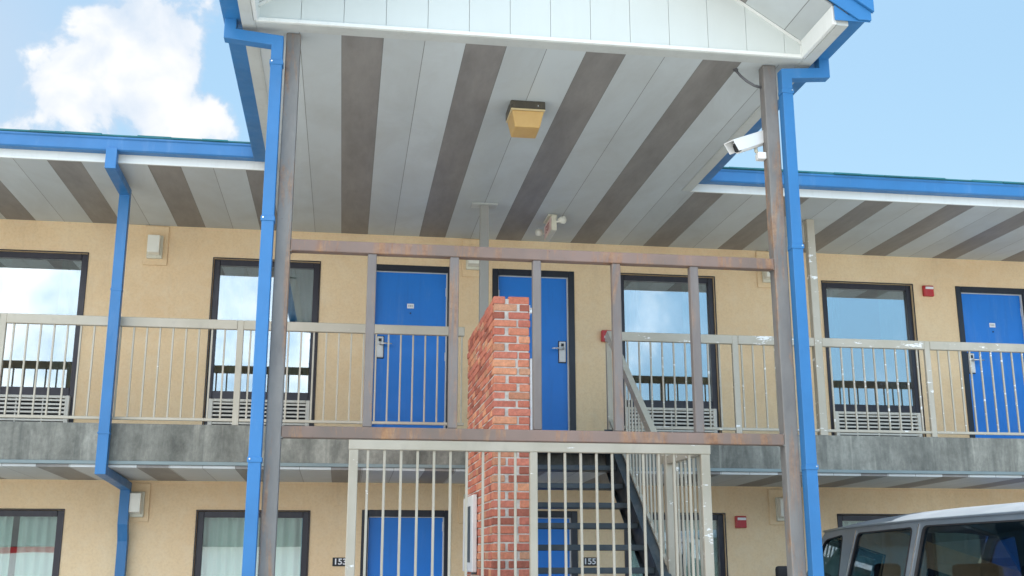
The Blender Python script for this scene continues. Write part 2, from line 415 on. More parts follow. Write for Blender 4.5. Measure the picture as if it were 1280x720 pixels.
# --- windows (parts of the building) -----------------------------------
def drape_mesh(x0,x1,y,z0,z1,amp=.03,wl=.11,seed=0,tilt=0):
    rnd=random.Random(seed); b=MB(); N=max(6,int((x1-x0)/.012)); ph=[rnd.uniform(0,6) for _ in range(4)]
    cols=[]
    for i in range(N+1):
        u=i/N; x=x0+(x1-x0)*u
        d=math.sin(x*6.283/wl+ph[0]+1.2*math.sin(x*7+ph[1]))*amp*(.6+.4*math.sin(x*5+ph[2]))
        cols.append([(x+(k/6)*tilt*(1-u),y+d*(.55+.45*k/6),z1+(z0-z1)*k/6) for k in range(7)])
    b.loft(cols,cap=False,closed=False); return b
def win_proto(seed,x0,x1,z0,z1,upper):
    w=x1-x0; F=.068; y0=WY+.035; y1=WY+.105
    f=MB()
    f.box(x0+.002,x0+F,y0,y1,z0+.002,z1-.002,.004); f.box(x1-F,x1-.002,y0,y1,z0+.002,z1-.002,.004)
    f.box(x0+F+.001,x1-F-.001,y0,y1,z1-F,z1-.002,.004)
    gz0=z0+.05
    if upper:
        f.box(x0+F+.001,x1-F-.001,y0,y1,3.335,3.425,.004); gz0=3.425
        f.box(x0+F+.001,x1-F-.001,y0+.02,y1,z0+.002,z0+.05,.004)
    else:
        f.box(x0+F+.001,x1-F-.001,y0,y1,z0+.52,z0+.60,.004); gz0=z0+.60
        f.box(x0+F+.001,x1-F-.001,y0+.02,y1,z0+.002,z0+.05,.004)
    # thin raised outer bead
    f.box(x0-.012,x0-.0005,WY-.012,WY+.03,z0,z1+.012,.003); f.box(x1+.0005,x1+.012,WY-.012,WY+.03,z0,z1+.012,.003); f.box(x0-.0004,x1+.0004,WY-.012,WY+.03,z1+.0005,z1+.012,.003)
    fo=f.build('window',M['dark_frame'],bld)
    g=MB(); g.box(x0+F-.01,x1-F+.01,WY+.07,WY+.074,gz0-.01,z1-F+.01); g.build('pane',M['upper_glass' if upper else 'lower_glass'],fo)
    # wall air conditioner grille under the glass
    a=MB(); ax0,ax1=x0+.045,x1-.045; az0,az1=(z0+.06,3.33) if upper else (z0+.06,z0+.50)
    ay=WY-.025
    a.box(ax0,ax0+.045,ay,WY+.09,az0,az1,.004); a.box(ax1-.045,ax1,ay,WY+.09,az0,az1,.004)
    a.box(ax0+.046,ax1-.046,ay,WY+.09,az1-.03,az1,.004); a.box(ax0+.046,ax1-.046,ay,WY+.09,az0,az0+.03,.004)
    nsl=6; hh=(az1-az0-.06)/nsl
    for k in range(nsl):
        z=az0+.03+hh*(k+.5)
        a.hexa([(ax0+.046,ay+.004,z-.010),(ax1-.046,ay+.004,z-.010),(ax1-.046,ay+.02,z-.011),(ax0+.046,ay+.02,z-.011),(ax0+.046,ay+.008,z+.010),(ax1-.046,ay+.008,z+.010),(ax1-.046,ay+.02,z+.010),(ax0+.046,ay+.02,z+.010)])
    for k in (1,2,3): xx=ax0+(ax1-ax0)*k/4; a.box(xx-.006,xx+.006,ay+.012,ay+.028,az0+.031,az1-.031)
    ao=a.build('air_conditioner',M['ac_white'],fo)
    k_=MB(); k_.box(ax0+.04,ax1-.04,WY+.04,WY+.06,az0+.02,az1-.02); k_.build('grille_backing',M['ink_black'],fo)
    if upper:
        d=drape_mesh(x0+.02,x0+.32,WY+.26,z0,z1,.03,.10,seed); 
        d2=drape_mesh(x1-.33,x1-.02,WY+.26,z0,z1,.03,.10,seed+9)
        d.build('curtain',M['drape'],fo,True); d2.build('curtain',M['drape'],fo,True)
    else:
        d=drape_mesh(x0+.0,x0+.66,WY+.150,z0,z1,.05,.10,seed); d.build('curtain',M['sheer'],fo,True)
        d=drape_mesh(x0+.72,x1,WY+.155,z0,z1,.05,.11,seed+5); d.build('curtain',M['sheer'],fo,True)
    return fo
for i,(a,c) in enumerate(wins):
    win_proto(i*3+1,a,c,WB_U,DT_U,True); win_proto(i*3+40,a,c,WB_L,DT_L-.018,False)

# --- doors --------------------------------------------------------------
def make_door(x0,x1,side,z0,z1,upper):
    F=.068; f=MB(); y0=WY-.012; y1=WY+.13
    f.box(x0-.004,x0+F,y0,y1,z0+.03,z1+.004,.004); f.box(x1-F,x1+.004,y0,y1,z0+.03,z1+.004,.004)
    f.box(x0+F+.001,x1-F-.001,y0,y1,z1-F,z1+.004,.004)
    fo=f.build('door_frame',M['black_frame'],bld)
    s=MB(); sx=x1-F if side=='R' or True else x0+F     # pale weather strip on the stop
    s.box(x1-F-.014,x1-F-.0005,WY+.02,WY+.05,z0+.03,z1-F-.001); s.box(x0+F+.0005,x0+F+.008,WY+.03,WY+.05,z0+.03,z1-F-.001)
    s.box(x0+F+.009,x1-F-.015,WY+.028,WY+.05,z1-F-.009,z1-F-.0005)
    s.build('weather_strip',M['grey_sign'],fo)
    d=MB(); d.box(x0+F+.004,x1-F-.004,WY+.052,WY+.10,z0+.02,z1-F-.006,.003); do=d.build('door',M['blue_door'],fo)
    hx=x0+F+.035 if side=='L' else x1-F-.035-.078
    zh=z0+1.02
    k=MB(); k.box(hx-.008,hx+.086,WY+.045,WY+.0515,zh-.01,zh+.255,.002); k.build('lock_shadow',M['ink_black'],do)  # black sheet standing in for the shadow outline round the lock plate
    k=MB(); k.box(hx,hx+.078,WY+.022,WY+.0445,zh,zh+.245,.006); 
    k.build('lock_plate',M['grey_sign'],do)
    k=MB(); k.box(hx+.022,hx+.056,WY+.018,WY+.0215,zh+.185,zh+.222,.001); k.build('card_reader',M['ink_black'],do)
    hg=x1-F-.012 if side=='L' else x0+F+.012
    for zz in (z0+.25,z0+1.05,z0+1.82):
        k=MB(); k.tube([(hg,WY+.046,zz-.05),(hg,WY+.046,zz+.05)],.008,8); k.build('hinge',M['grey_sign'],do)
    sg=1 if side=='L' else -1; c=hx+.04
    k=MB(); k.tube([(c,WY+.03,zh+.155),(c,WY-.03,zh+.155)],.014); k.tube([(c-.01*sg,WY-.03,zh+.155),(c+.06*sg,WY-.034,zh+.155),(c+.135*sg,WY-.028,zh+.152)],[.011,.0105,.008]); k.build('handle',M['chrome'],do,True)
    if upper:
        mx=(x0+x1)/2-.005
        k=MB(); k.box(mx-.040,mx+.040,WY+.046,WY+.0515,z0+1.612,z0+1.668,.002); k.build('number_plate',M['ink_white'],do)
        k=MB()
        for q in range(3):
            xx=mx-.026+q*.019
            k.box(xx,xx+.012,WY+.0445,WY+.0458,z0+1.628,z0+1.652)
        k.build('number_print',M['grey_ink'] if 'grey_ink' in M else M.setdefault('grey_ink',mat('grey_ink',(.45,.47,.5),.6)),do)
        k=MB(); k.tube([(mx,WY+.053,z0+1.555),(mx,WY+.044,z0+1.555)],.008); k.build('peephole',M['ink_black'],do)
    t=MB(); t.box(x0+F+.001,x1-F-.001,WY-.01,WY+.13,z0-.002,z0+.018,.003); t.build('threshold',M['grey_sign'],fo)
for x0,x1,s in doors:
    make_door(x0,x1,s,2.832,DT_U,True); make_door(x0,x1,s,.132,DT_L,False)
rebase(bld)

# ------------------------------------------------------------------ things on the wall
def wall_lamp(cx,zc,label,tilt):
    r=empty('wall_lamp',(cx,WY-.022,zc)); tag(r,label,'wall lamp','cream box lamps on the motel wall')
    b=MB(); b.box(cx-.085,cx+.085,WY-.062,WY-.0225,zc-.135,zc+.135,.006); b.build('back_plate',M['cream_plastic'],r)
    b=MB(); x0,x1=cx-.07,cx+.062; z0,z1=zc-.105,zc+.125
    b.hexa([(x0,WY-.15,z0+.02),(x1,WY-.15,z0+.02),(x1,WY-.0625,z0),(x0,WY-.0625,z0),(x0,WY-.15,z1-.01),(x1,WY-.15,z1-.01),(x1,WY-.0625,z1),(x0,WY-.0625,z1)])
    b.build('lens',M['lens_white'],r,bevel=.006); rebase(r)
wall_lamp(-2.215,5.04,'cream box lamp high on the upper wall, left of the canopy beside the blue downspout',0)
wall_lamp(1.42,5.05,'cream box lamp between the two blue upper doors, partly behind the steel frame',0)
wall_lamp(5.08,5.03,'cream box lamp on the upper wall, half hidden behind the right rusty column',0)
wall_lamp(-2.2,2.17,'cream box lamp on the lower wall, behind the bend of the blue downspout',0)
wall_lamp(1.42,2.17,'cream box lamp on the lower wall, hidden behind the brick pillar',0)
wall_lamp(5.085,2.165,'cream box lamp on the lower wall beside the right column, near the van',0)
def alarm(cx,zc,w,h,label,cat,name='fire_strobe'):
    r=empty(name,(cx,WY-.002,zc)); tag(r,label,cat,'red fire alarm boxes on the wall')
    b=MB(); b.box(cx-w/2,cx+w/2,WY-.045,WY-.002,zc-h/2,zc+h/2,.006); b.build('housing',M['red_box'],r)
    b=MB(); b.box(cx-w*.36,cx+w*.42,WY-.064,WY-.0455,zc+h*.14,zc+h*.36,.004); b.build('lens',M['ink_white'],r); rebase(r)
alarm(7.17,4.868,.135,.135,'red fire strobe box on the upper wall left of the far right blue door','fire alarm')
alarm(4.57,2.018,.13,.135,'red fire strobe box on the lower wall, between the fence and the right column','fire alarm')
r=empty('fire_pull_station',(3.02,WY-.002,4.165)); tag(r,'red pull station on the upper wall beside the top of the stair rail','fire alarm','red fire alarm boxes on the wall')
b=MB(); b.box(2.955,3.085,WY-.06,WY-.002,4.10,4.235,.008); b.build('housing',M['red_box'],r)
b=MB(); b.box(2.985,3.055,WY-.068,WY-.0605,4.135,4.165,.003); b.build('pull_bar',M['ink_white'],r); rebase(r)

DIG={'1':[(0,[(.15,.78),(.5,1),(.5,0)])], }
def text_mesh(txt,size,ext=.001):
    cu=bpy.data.curves.new('t','FONT'); cu.body=txt; cu.size=size; cu.extrude=ext; cu.align_x='CENTER'; cu.align_y='CENTER'; cu.offset=size*(.022 if txt!='EXIT' else -.006)
    o=bpy.data.objects.new('t',cu); COL.objects.link(o); bpy.context.view_layer.update()
    dg=bpy.context.evaluated_depsgraph_get(); me=bpy.data.meshes.new_from_object(o.evaluated_get(dg)); bpy.data.objects.remove(o); return me
def sign(cx,zc,txt,label):
    r=empty('room_sign',(cx,WY-.002,zc)); tag(r,label,'room sign','black room number signs')
    b=MB(); b.box(cx-.083,cx+.083,WY-.012,WY-.002,zc-.046,zc+.046,.002); b.build('plate',M['ink_black'],r); 
    me=text_mesh(txt,.088); me.materials.append(M['ink_white'])
    me.transform(Matrix.Translation((cx,WY-.0135,zc))@Matrix.Rotation(R(90),4,'X')@Matrix.Scale(1.12,4,(1,0,0)))
    o=bpy.data.objects.new('numerals',me); COL.objects.link(o); o.parent=r; rebase(r)
sign(-.010,1.569,'153','black room sign reading 153 left of the lower blue door, cut by the fence post')
sign(2.776,1.571,'155','black room sign reading 155 seen between the stair treads')

# ------------------------------------------------------------------ entrance canopy
can=empty('entrance_canopy',(1.325,7.5,5.31)); tag(can,'gabled white and blue entrance canopy with striped grey soffit over the stairs','canopy')
GY=7.365; KX=1.308; SL=.655
def rz(x,base=5.440,half=2.042): return base+(half-abs(x-KX))*SL
b=MB(); b.box(CX0+.001,CX1-.001,7.49,10.5295,ZS,ZS+.02); b.box(CX0-.098,CX1+.098,10.5305,WY-.003,ZS+.0005,ZS+.0205); b.build('soffit',M['canopy_planks'],can)
painted('grey_trim',(.52,.54,.51),.5,.06)
b=MB(); b.box(CX0+.001,CX1-.001,GY+.001,7.488,ZS-.004,ZS+.015,.002); b.build('soffit_edge',M['grey_trim'],can)
# gable wall of vertical panels
gl,gr=KX-2.042,KX+2.042
seams=[gl]+[round(-.4204+.3024*k,4) for k in range(13) if gl+.02<-.4204+.3024*k<gr-.02]+[gr]
b=MB()
for i in range(len(seams)-1):
    x0,x1=seams[i]+.0013,seams[i+1]-.0013
    pts=[(x0,GY,5.337),(x1,GY,5.337),(x1,GY,rz(x1))]
    if x0<KX<x1: pts.append((KX,GY,rz(KX)))
    pts.append((x0,GY,rz(x0))); b.prism(pts,(0,.03,0))
gp=b.build('gable_panels',M['white_panel'],can,bevel=.0015)
b=MB(); b.prism([(gl,GY+.031,5.325),(gr,GY+.031,5.325),(gr,GY+.031,rz(gr)),(KX,GY+.031,rz(KX)),(gl,GY+.031,rz(gl))],(0,.02,0)); b.build('gable_backing',M['grey_trim'],can)
b=MB(); b.box(gl-.002,gr+.002,GY-.014,GY+.03,5.3085,5.337,.003)
for sg in (-1,1):   # J trim under the sloping edge and at the short ends
    xa=KX+sg*2.042
    b.prism([(xa,GY-.012,rz(xa)-.028),(KX,GY-.012,rz(KX)-.028),(KX,GY-.012,rz(KX)-.002),(xa,GY-.012,rz(xa)-.002)],(0,.0115,0))
    b.box(min(xa,xa-sg*.022),max(xa,xa-sg*.022),GY-.0125,GY-.0005,5.3375,rz(xa)-.03)
b.build('gable_trim',M['white_trim'],can)
FY=6.775
# sloping rake soffit under the front overhang and the roof planes
for sg in (-1,1):
    xe=KX+sg*2.036; xo=KX+sg*2.27
    b=MB(); b.hexa([(xe,FY+.02,rz(xe)),(KX,FY+.02,rz(KX)),(KX,GY-.013,rz(KX)),(xe,GY-.013,rz(xe)),(xe,FY+.02,rz(xe)+.02),(KX,FY+.02,rz(KX)+.02),(KX,GY-.013,rz(KX)+.02),(xe,GY-.013,rz(xe)+.02)]); b.build('rake_soffit',M['canopy_planks'],can)
    # eave box: white inner board, grey underside
    b=MB(); xi=KX+sg*2.0275; xw=KX+sg*2.056
    b.box(min(xi,xw),max(xi,xw),FY+.02,GY-.015,5.306,rz(xe)+.006,.002); b.build('eave_board',M['white_trim'],can)
    b=MB(); x1_=KX+sg*2.0575; x2_=KX+sg*2.142
    b.box(min(x1_,x2_),max(x1_,x2_),FY+.02,10.50,5.300,5.44); b.box(min(KX+sg*2.0445,x1_),max(KX+sg*2.0445,x1_),GY-.014,10.50,5.302,5.44); b.build('eave_soffit',M['grey_trim'],can)
    b=MB(); xa,xb=KX+sg*2.145,KX+sg*2.278     # box gutter down the side
    b.box(min(xa,xb),max(xa,xb),FY+.001,10.39,5.345,5.468,.004)
    xl=KX+sg*2.284; b.box(min(xl-.012,xl+.012),max(xl-.012,xl+.012),FY+.001,10.39,5.4685,5.488,.003); b.build('gutter',M['blue_paint'],can)
    # gutter end block at the front corner
    b=MB(); xa,xb=KX+sg*2.030,KX+sg*2.300
    
    b.prism([(xa,FY-.008,5.325),(KX+sg*2.205,FY-.008,5.325),(xa,FY-.008,rz(xa)-.002)],(0,.0085,0)); b.box(min(KX+sg*2.145,xb),max(KX+sg*2.145,xb),FY-.0072,FY,5.326,5.40); b.build('corner_cap',M['blue_paint'],can,bevel=.003)
    # rake fascia, two stepped blue boards
    b=MB()
    def para(xs_,xe_,d0,d1,y0,y1):
        b.prism([(xs_,y0,rz(xs_)+d0),(xe_,y0,rz(xe_)+d0),(xe_,y0,rz(xe_)+d1),(xs_,y0,rz(xs_)+d1)],(0,y1-y0,0))
    b.prism([(xa,FY-.024,rz(xa)),(KX+sg*2.205,FY-.024,5.333),(KX+sg*2.30,FY-.024,5.333),(KX+sg*2.30,FY-.024,rz(KX+sg*2.30)+.128),(KX,FY-.024,rz(KX)+.128),(KX,FY-.024,rz(KX))],(0,.0155,0)); para(KX+sg*2.315,KX,.130,.26,FY-.046,FY-.01); b.build('rake_board',M['blue_paint'],can,bevel=.003)
    b=MB(); xo=KX+sg*2.32
    b.hexa([(xo,FY-.06,rz(xo)+.262),(KX,FY-.05,rz(KX)+.262),(KX,17.5,rz(KX)+.262),(xo,17.5 if 0 else 11.4,rz(xo)+.262),(xo,FY-.05,rz(xo)+.288),(KX,FY-.05,rz(KX)+.288),(KX,17.5,rz(KX)+.288),(xo,11.4,rz(xo)+.288)])
    b.build('roof',M['roof_teal'],can)
    # eave side closure between soffit and roof
    b=MB(); xw=KX+sg*2.1435; b.box(min(xw-.001,xw+.001),max(xw-.001,xw+.001),FY+.03,10.9,5.44,rz(xw)+.255); b.build('fascia',M['white_trim'],can)
rebase(can)

# ------------------------------------------------------------------ rusty steel frame
fr=empty('steel_frame',(1.33,7.55,0)); tag(fr,'rusty unpainted steel frame of two columns, crossbeams and thin posts under the canopy','steel frame')
b=MB(); b.box(-.526,-.424,7.505,7.607,0,5.306,.008,2); b.build('column',M['column_steel'],fr)
b=MB(); b.box(3.083,3.187,7.505,7.607,0,5.306,.008,2); b.build('column',M['column_steel'],fr)
for x0,x1 in ((-.60,-.35),(3.01,3.26)):
    b=MB(); b.box(x0,x1,7.43,7.68,.0,.016,.003); b.build('base_plate',M['column_steel'],fr)
b=MB(); b.box(-.423,3.082,7.510,7.590,3.674,3.756,.006,2); b.build('crossbeam',M['beam_steel'],fr)
b=MB(); b.box(-.423,3.082,7.510,7.590,2.384,2.463,.006,2); b.build('crossbeam',M['beam_steel'],fr)
for x0,x1 in ((.110,.172),(.687,.751),(1.279,1.338),(1.857,1.920),(2.438,2.501)):
    b=MB(); b.box(x0,x1,7.517,7.580,2.4635,3.6735,.005); b.build('post',M['post_steel'],fr)
b=MB()
for x,s in ((-.4235,1),(3.0825,-1)):      # weld beads at the joints
    for z in (3.674,3.756,2.384,2.463):
        b.tube([(x+s*.004,7.509,z),(x+s*.004,7.592,z)],.006,6)
b.build('weld',M['column_steel'],fr)
rebase(fr)

# ------------------------------------------------------------------ downspouts
def strap(b,x0,x1,y0,y1,z): b.box(x0-.004,x1+.004,y0-.006,y1,z-.016,z+.016,.002)
ds=empty('downspout',(-.577,7.48,0)); tag(ds,'blue square downspout running down the outside of the left rusty column','downspout','blue downspouts')
b=MB(); W_=.088
b.sweep([(-.915,7.465,5.36),(-.915,7.465,5.232),(-.5805,7.465,5.20),(-.5805,7.465,2.2),(-.5805,7.465,0.02)],W_,W_-.006,(0,1,0)); b.build('pipe',M['blue_paint'],ds,bevel=.004)
for z in (5.03,3.87,2.228):
    b=MB(); b.box(-.628,-.533,7.4155,7.5,z-.017,z+.017,.002); so=b.build('strap',M['blue_paint'],ds); b=MB(); b.tube([(-.612,7.417,z+.004),(-.612,7.409,z+.004)],.006,8); b.build('rivet',M['chrome'],so)
rebase(ds)
ds=empty('downspout',(3.23,7.48,0)); tag(ds,'blue square downspout running down the outside of the right rusty column','downspout','blue downspouts')
b=MB(); b.sweep([(3.545,7.465,5.36),(3.545,7.465,5.232),(3.236,7.465,5.205),(3.236,7.465,2.2),(3.236,7.465,0.02)],W_,W_-.006,(0,1,0)); b.build('pipe',M['blue_paint'],ds,bevel=.004)
for z in (5.06,3.832,2.225):
    b=MB(); b.box(3.189,3.284,7.4155,7.5,z-.017,z+.017,.002); so=b.build('strap',M['blue_paint'],ds); b=MB(); b.tube([(3.268,7.417,z+.004),(3.268,7.409,z+.004)],.006,8); b.build('rivet',M['chrome'],so)
rebase(ds)
ds=empty('downspout',(-2.3,12.56,0)); tag(ds,'blue downspout at far left that bends back under the balcony to the wall','downspout','blue downspouts')
b=MB(); b.sweep([(-2.302,10.425,5.41),(-2.302,10.425,5.245),(-2.302,11.165,5.222),(-2.302,11.165,2.425),(-2.302,12.475,2.355),(-2.302,12.475,1.965),(-2.302,12.545,1.79),(-2.302,12.545,.16)],.102,.085,(1,0,0)); b.build('pipe',M['blue_paint'],ds,bevel=.004)
b=MB(); b.box(-2.359,-2.245,11.117,11.2,2.768,2.788,.002); b.build('strap',M['blue_paint'],ds)
for z in (4.2,):
    b=MB(); b.box(-2.357,-2.247,11.119,11.2,z-.012,z+.012,.002); b.build('strap',M['blue_paint'],ds)
rebase(ds)

# ------------------------------------------------------------------ balcony railings
def balcony_railing(x0,x1,posts,masts,label,skip_last=False):
    r=empty('balcony_railing',((x0+x1)/2,SLY+.05,ZF)); tag(r,label,'railing','tan metal balcony railings')
    y0,y1=SLY+.012,SLY+.062
    cuts=[x0]+[v for p in sorted(posts+masts) for v in (p[0],p[1])]+[x1]
    for i in range(0,len(cuts),2):
        if cuts[i+1]-cuts[i]<.02: continue
        b=MB(); b.box(cuts[i]+.0005,cuts[i+1]-.0005,y0,y1,3.855,3.951,.005); b.build('top_rail',M['rail_paint'],r)
        b=MB(); b.box(cuts[i]+.0005,cuts[i+1]-.0005,y0+.008,y1-.008,2.925,2.953,.003); b.build('bottom_rail',M['rail_paint'],r)
    for p in posts:
        b=MB(); b.box(p[0],p[1],y0+.004,y1-.004,ZF,3.951,.004); b.build('post',M['rail_paint'],r)
    for p in masts:
        b=MB(); b.box(p[0],p[1],SLY+.008,SLY+.008+(p[1]-p[0]),ZF,5.306,.005); mo=b.build('tall_post',M['rail_paint'],r)
        if len(p)>2:
            b=MB(); b.box(p[0]-.09,p[1]+.09,SLY-.03,SLY+.15,5.296,5.3065,.003); b.build('ceiling_plate',M['grey_trim'],mo)
    base=None; k=0; x=-9.0+.043
    while x<x1-.02:
        if x>x0+.03 and not any(p[0]-.02<x<p[1]+.02 for p in posts+masts):
            if base is None:
                b=MB(); b.box(x-.0085,x+.0085,y0+.016,y1-.016,2.9535,3.8545,.002); base=b.build('baluster',M['rail_paint'],r); bx=x
            else:
                c=base.copy(); COL.objects.link(c); c.parent=r; c['dx']=x-bx
        x+=.1265
    rebase(r)
    for c in [q for q in bpy.data.objects if q.parent==r and 'dx' in q.keys()]:
        c.location.x=c['dx']; del c['dx']
    return r
balcony_railing(-7.4,1.19,[(-1.12,-1.057),(-3.40,-3.337),(-5.9,-5.837)],[],'tan metal balcony railing left of the brick pillar, with one post under the canopy')
balcony_railing(2.765,12.2,[(4.092,4.158),(6.312,6.376),(8.0+.75,8.0+.813),(10.9,10.963)],[(5.028,5.116)],'tan metal balcony railing right of the stairs, with flaking white paint')
tp=empty('ceiling_post',(1.392,SLY+.05,ZF)); tag(tp,'slim grey post rising from the balcony to the soffit behind the brick pillar','post')
b=MB(); b.box(1.345,1.438,SLY+.004,SLY+.097,ZF,5.295,.005); b.build('shaft',painted('post_grey',(.30,.295,.27),.5,.1),tp)
b=MB(); b.box(1.25,1.53,SLY-.03,SLY+.14,5.2955,5.3065,.003); b.build('ceiling_plate',M['grey_trim'],tp); rebase(tp)

# ------------------------------------------------------------------ staircase
st=empty('staircase',(2.1,10.2,0)); tag(st,'dark open riser steel staircase climbing to the balcony beside the brick pillar','staircase')
X0,X1=1.53,2.69
RI,RU=.194,.258
for k in range(1,8):
    z=ZF-RI*k; y=SLY+.033-RU*k
    b=MB(); b.box(X0+.035,X1-.035,y,y+.285,z-.05,z,.004); b.build('tread',M['stair_paint'],st)
ztop=1.334
def nos(y): return ZF-(SLY+.033-y)*RI/RU
for xa,xb in ((X0,X0+.03),(X1-.03,X1+.012)):
    b=MB(); ya,yb=9.10,SLY-.004
    b.prism([(xa,ya,nos(ya)-.30),(xa,yb,nos(yb)-.30),(xa,yb,nos(yb)+.02),(xa,yb-.12,nos(yb)+.02),(xa,ya,nos(ya)+.115)],(xb-xa,0,0)); so=b.build('stringer',M['stair_paint'],st)
    b=MB()
    for o0 in (-.30,.10): b.prism([(xa-.03,ya,nos(ya)+o0),(xa-.03,yb-.1,nos(yb-.1)+o0),(xa-.03,yb-.1,nos(yb-.1)+o0+.012),(xa-.03,ya,nos(ya)+o0+.012)],(xb-xa+.06,0,0))
    b.build('flange',M['stair_paint'],so)
b=MB(); b.box(-.02,2.86,8.22,9.22,ztop-.16,ztop,.006); b.build('landing',M['stair_paint'],st)
for x,y in ((.03,8.28),(2.75,8.28),(.03,9.13),(2.75,9.13)):
    b=MB(); b.box(x,x+.08,y,y+.08,0,ztop-.161); b.build('leg',M['stair_paint'],st)
for k in range(1,7):      # lower flight turning back under the landing's left half
    z=ztop-RI*k; y=9.22+.258*(k-1)
    b=MB(); b.box(.08,1.06,y,y+.285,z-.05,z,.004); b.build('tread',M['stair_paint'],st)
for xa in (.045,1.062):
    b=MB(); b.prism([(xa,9.221,ztop-.26),(xa,9.221,ztop-.01),(xa,11.0,.05),(xa,10.8,.0)],(.033,0,0)); b.build('stringer',M['stair_paint'],st)
rebase(st)

# stair rail: fence round the landing and the sloping flight rail, welded as one
sr=empty('stair_railing',(1.4,8.33,ztop)); tag(sr,'tall tan barred fence around the stair landing joined to the sloping stair rail','railing')
Y0,Y1=8.30,8.352
for i,(xa,xb) in enumerate(((.030,.098),(1.384,1.441),(2.724,2.795))):
    b=MB(); b.box(xa,xb,Y0+.002,Y0+.060,ztop,2.386 if i!=9 else 0,.004); b.build('post',M['rail_paint'],sr)
b=MB(); b.box(.026,2.802,Y0,Y1+.008,2.3865,2.469,.005); b.build('top_rail',M['rail_paint'],sr)
for xa,xb in ((.099,1.383),(1.442,2.723)):
    b=MB(); b.box(xa,xb,Y0+.012,Y0+.045,ztop+.08,ztop+.115,.003); b.build('bottom_rail',M['rail_paint'],sr)
bars=[.169+.1228*k for k in range(10)]+[1.533+.1225*k for k in range(10)]
def bar(x,y,z0,z1,w=.0095):
    b=MB(); b.box(x-w,x+w,y-w,y+w,z0,z1,.002); b.build('baluster',M['rail_paint'],sr)
for x in bars: bar(x,Y0+.028,ztop+.1155,2.386)
# return along the landing's right side to the flight's newel
RX=2.752
b=MB(); b.box(RX-.026,RX+.026,8.3605,9.255,2.388,2.462,.004); b.build('top_rail',M['rail_paint'],sr)
b=MB(); b.box(RX-.016,RX+.016,8.3605,9.255,ztop+.08,ztop+.115,.003); b.build('bottom_rail',M['rail_paint'],sr)
for k in range(7): bar(RX,8.36+.112*(k+1),ztop+.1155,2.3875,.009)
b=MB(); b.box(RX-.034,RX+.034,9.256,9.325,ztop-.16,2.50,.004); b.build('post',M['rail_paint'],sr)
# sloping hand rail with rounded upper end
yt,zt_=SLY-.03,3.895
yb_=9.326; sl=(zt_-2.43)/(yt-yb_)
b=MB(); hx=2.727
path=[(hx,yb_,2.43),(hx,yt-.06,zt_-.06*sl),(hx,yt+.0,zt_+.004),(hx,yt+.045,zt_-.012),(hx,yt+.058,zt_-.055)]
b.sweep(path,.058,.085,(1,0,0)); b.build('hand_rail',M['rail_paint'],sr,bevel=.006)
b=MB(); b.box(hx-.028,hx+.028,SLY+.005,SLY+.06,2.60,3.835,.004); b.build('post',M['rail_paint'],sr)
y=yb_+.1
while y<SLY-.06:
    bar(hx,y,nos(y)+.10,2.43+(y-yb_)*sl-.05,.0085); y+=.118
b=MB(); b.prism([(hx-.016,yb_,nos(yb_)+.125),(hx-.016,SLY-.01,nos(SLY-.01)+.125),(hx-.016,SLY-.01,nos(SLY-.01)+.15),(hx-.016,yb_,nos(yb_)+.15)],(.032,0,0)); b.build('bottom_rail',M['rail_paint'],sr)
rebase(sr)

# ------------------------------------------------------------------ brick pillar
bp=empty('brick_pillar',(1.345,10.1,0)); tag(bp,'free standing red brick pillar wall with a ragged top beside the stairs','pillar')
PX0,PX1,PY0,PY1=1.195,1.500,9.0,10.98
b=MB(); b.mi=1; b.box(PX0+.009,PX1-.009,PY0+.009,PY1-.009,0,3.735); b.mi=0
C=.0678; nC=55
rnd=random.Random(3)
def brick(x0,x1,y0,y1,z0,z1):
    j=lambda a: rnd.uniform(-a,a)*1.7
    dx,dy=j(.0025),j(.003); ry=j(.002)
    b.box(x0+dx+j(.002),x1+dx+j(.002),y0+dy+j(.002),y1+dy+j(.002),z0+j(.0015),z1+j(.0015),.005,1)
for k in range(nC):
    z1=3.755-C*k; z0=z1-.0575
    if k==0: z0=z1-.064
    J=.011; L=.196; Hh=.094
    # front course: long+short or short+long, then sides in running bond
    if k%2==0: fx=[(PX0,PX0+.098),(PX0+.125,PX1)]
    else: fx=[(PX0,PX0+.196),(PX0+.218,PX1)]
    if k%5==3: fx=[(PX0,PX0+.190),(PX0+.208,PX1)]
    for a,c in fx: brick(a,c,PY0,PY0+.094,z0,z1)
    for side in (0,1):
        xa,xb=(PX0,PX0+.085) if side==0 else (PX1-.085,PX1)
        y=PY0+.105+ (0 if (k+side)%2==0 else -0); 
        first=L if k%2 else .094
        lens=[]
        while y<PY1-.05:
            l=min(first,PY1-y); first=L
            if k<2 and rnd.random()<.04: y+=l+J; continue
            brick(xa,xb,y,y+l,z0,z1); y+=l+J
    brick(PX0+.09,PX1-.09,PY1-.094,PY1,z0,z1)
    if k==0:
        y=PY0+.1
        while y<PY1-.12: brick(PX0+.088,PX1-.088,y,y+.19,z0+.004,z1); y+=.205
b.build('masonry',None,bp,mats=[M['brick'],M['mortar']]); rebase(bp)

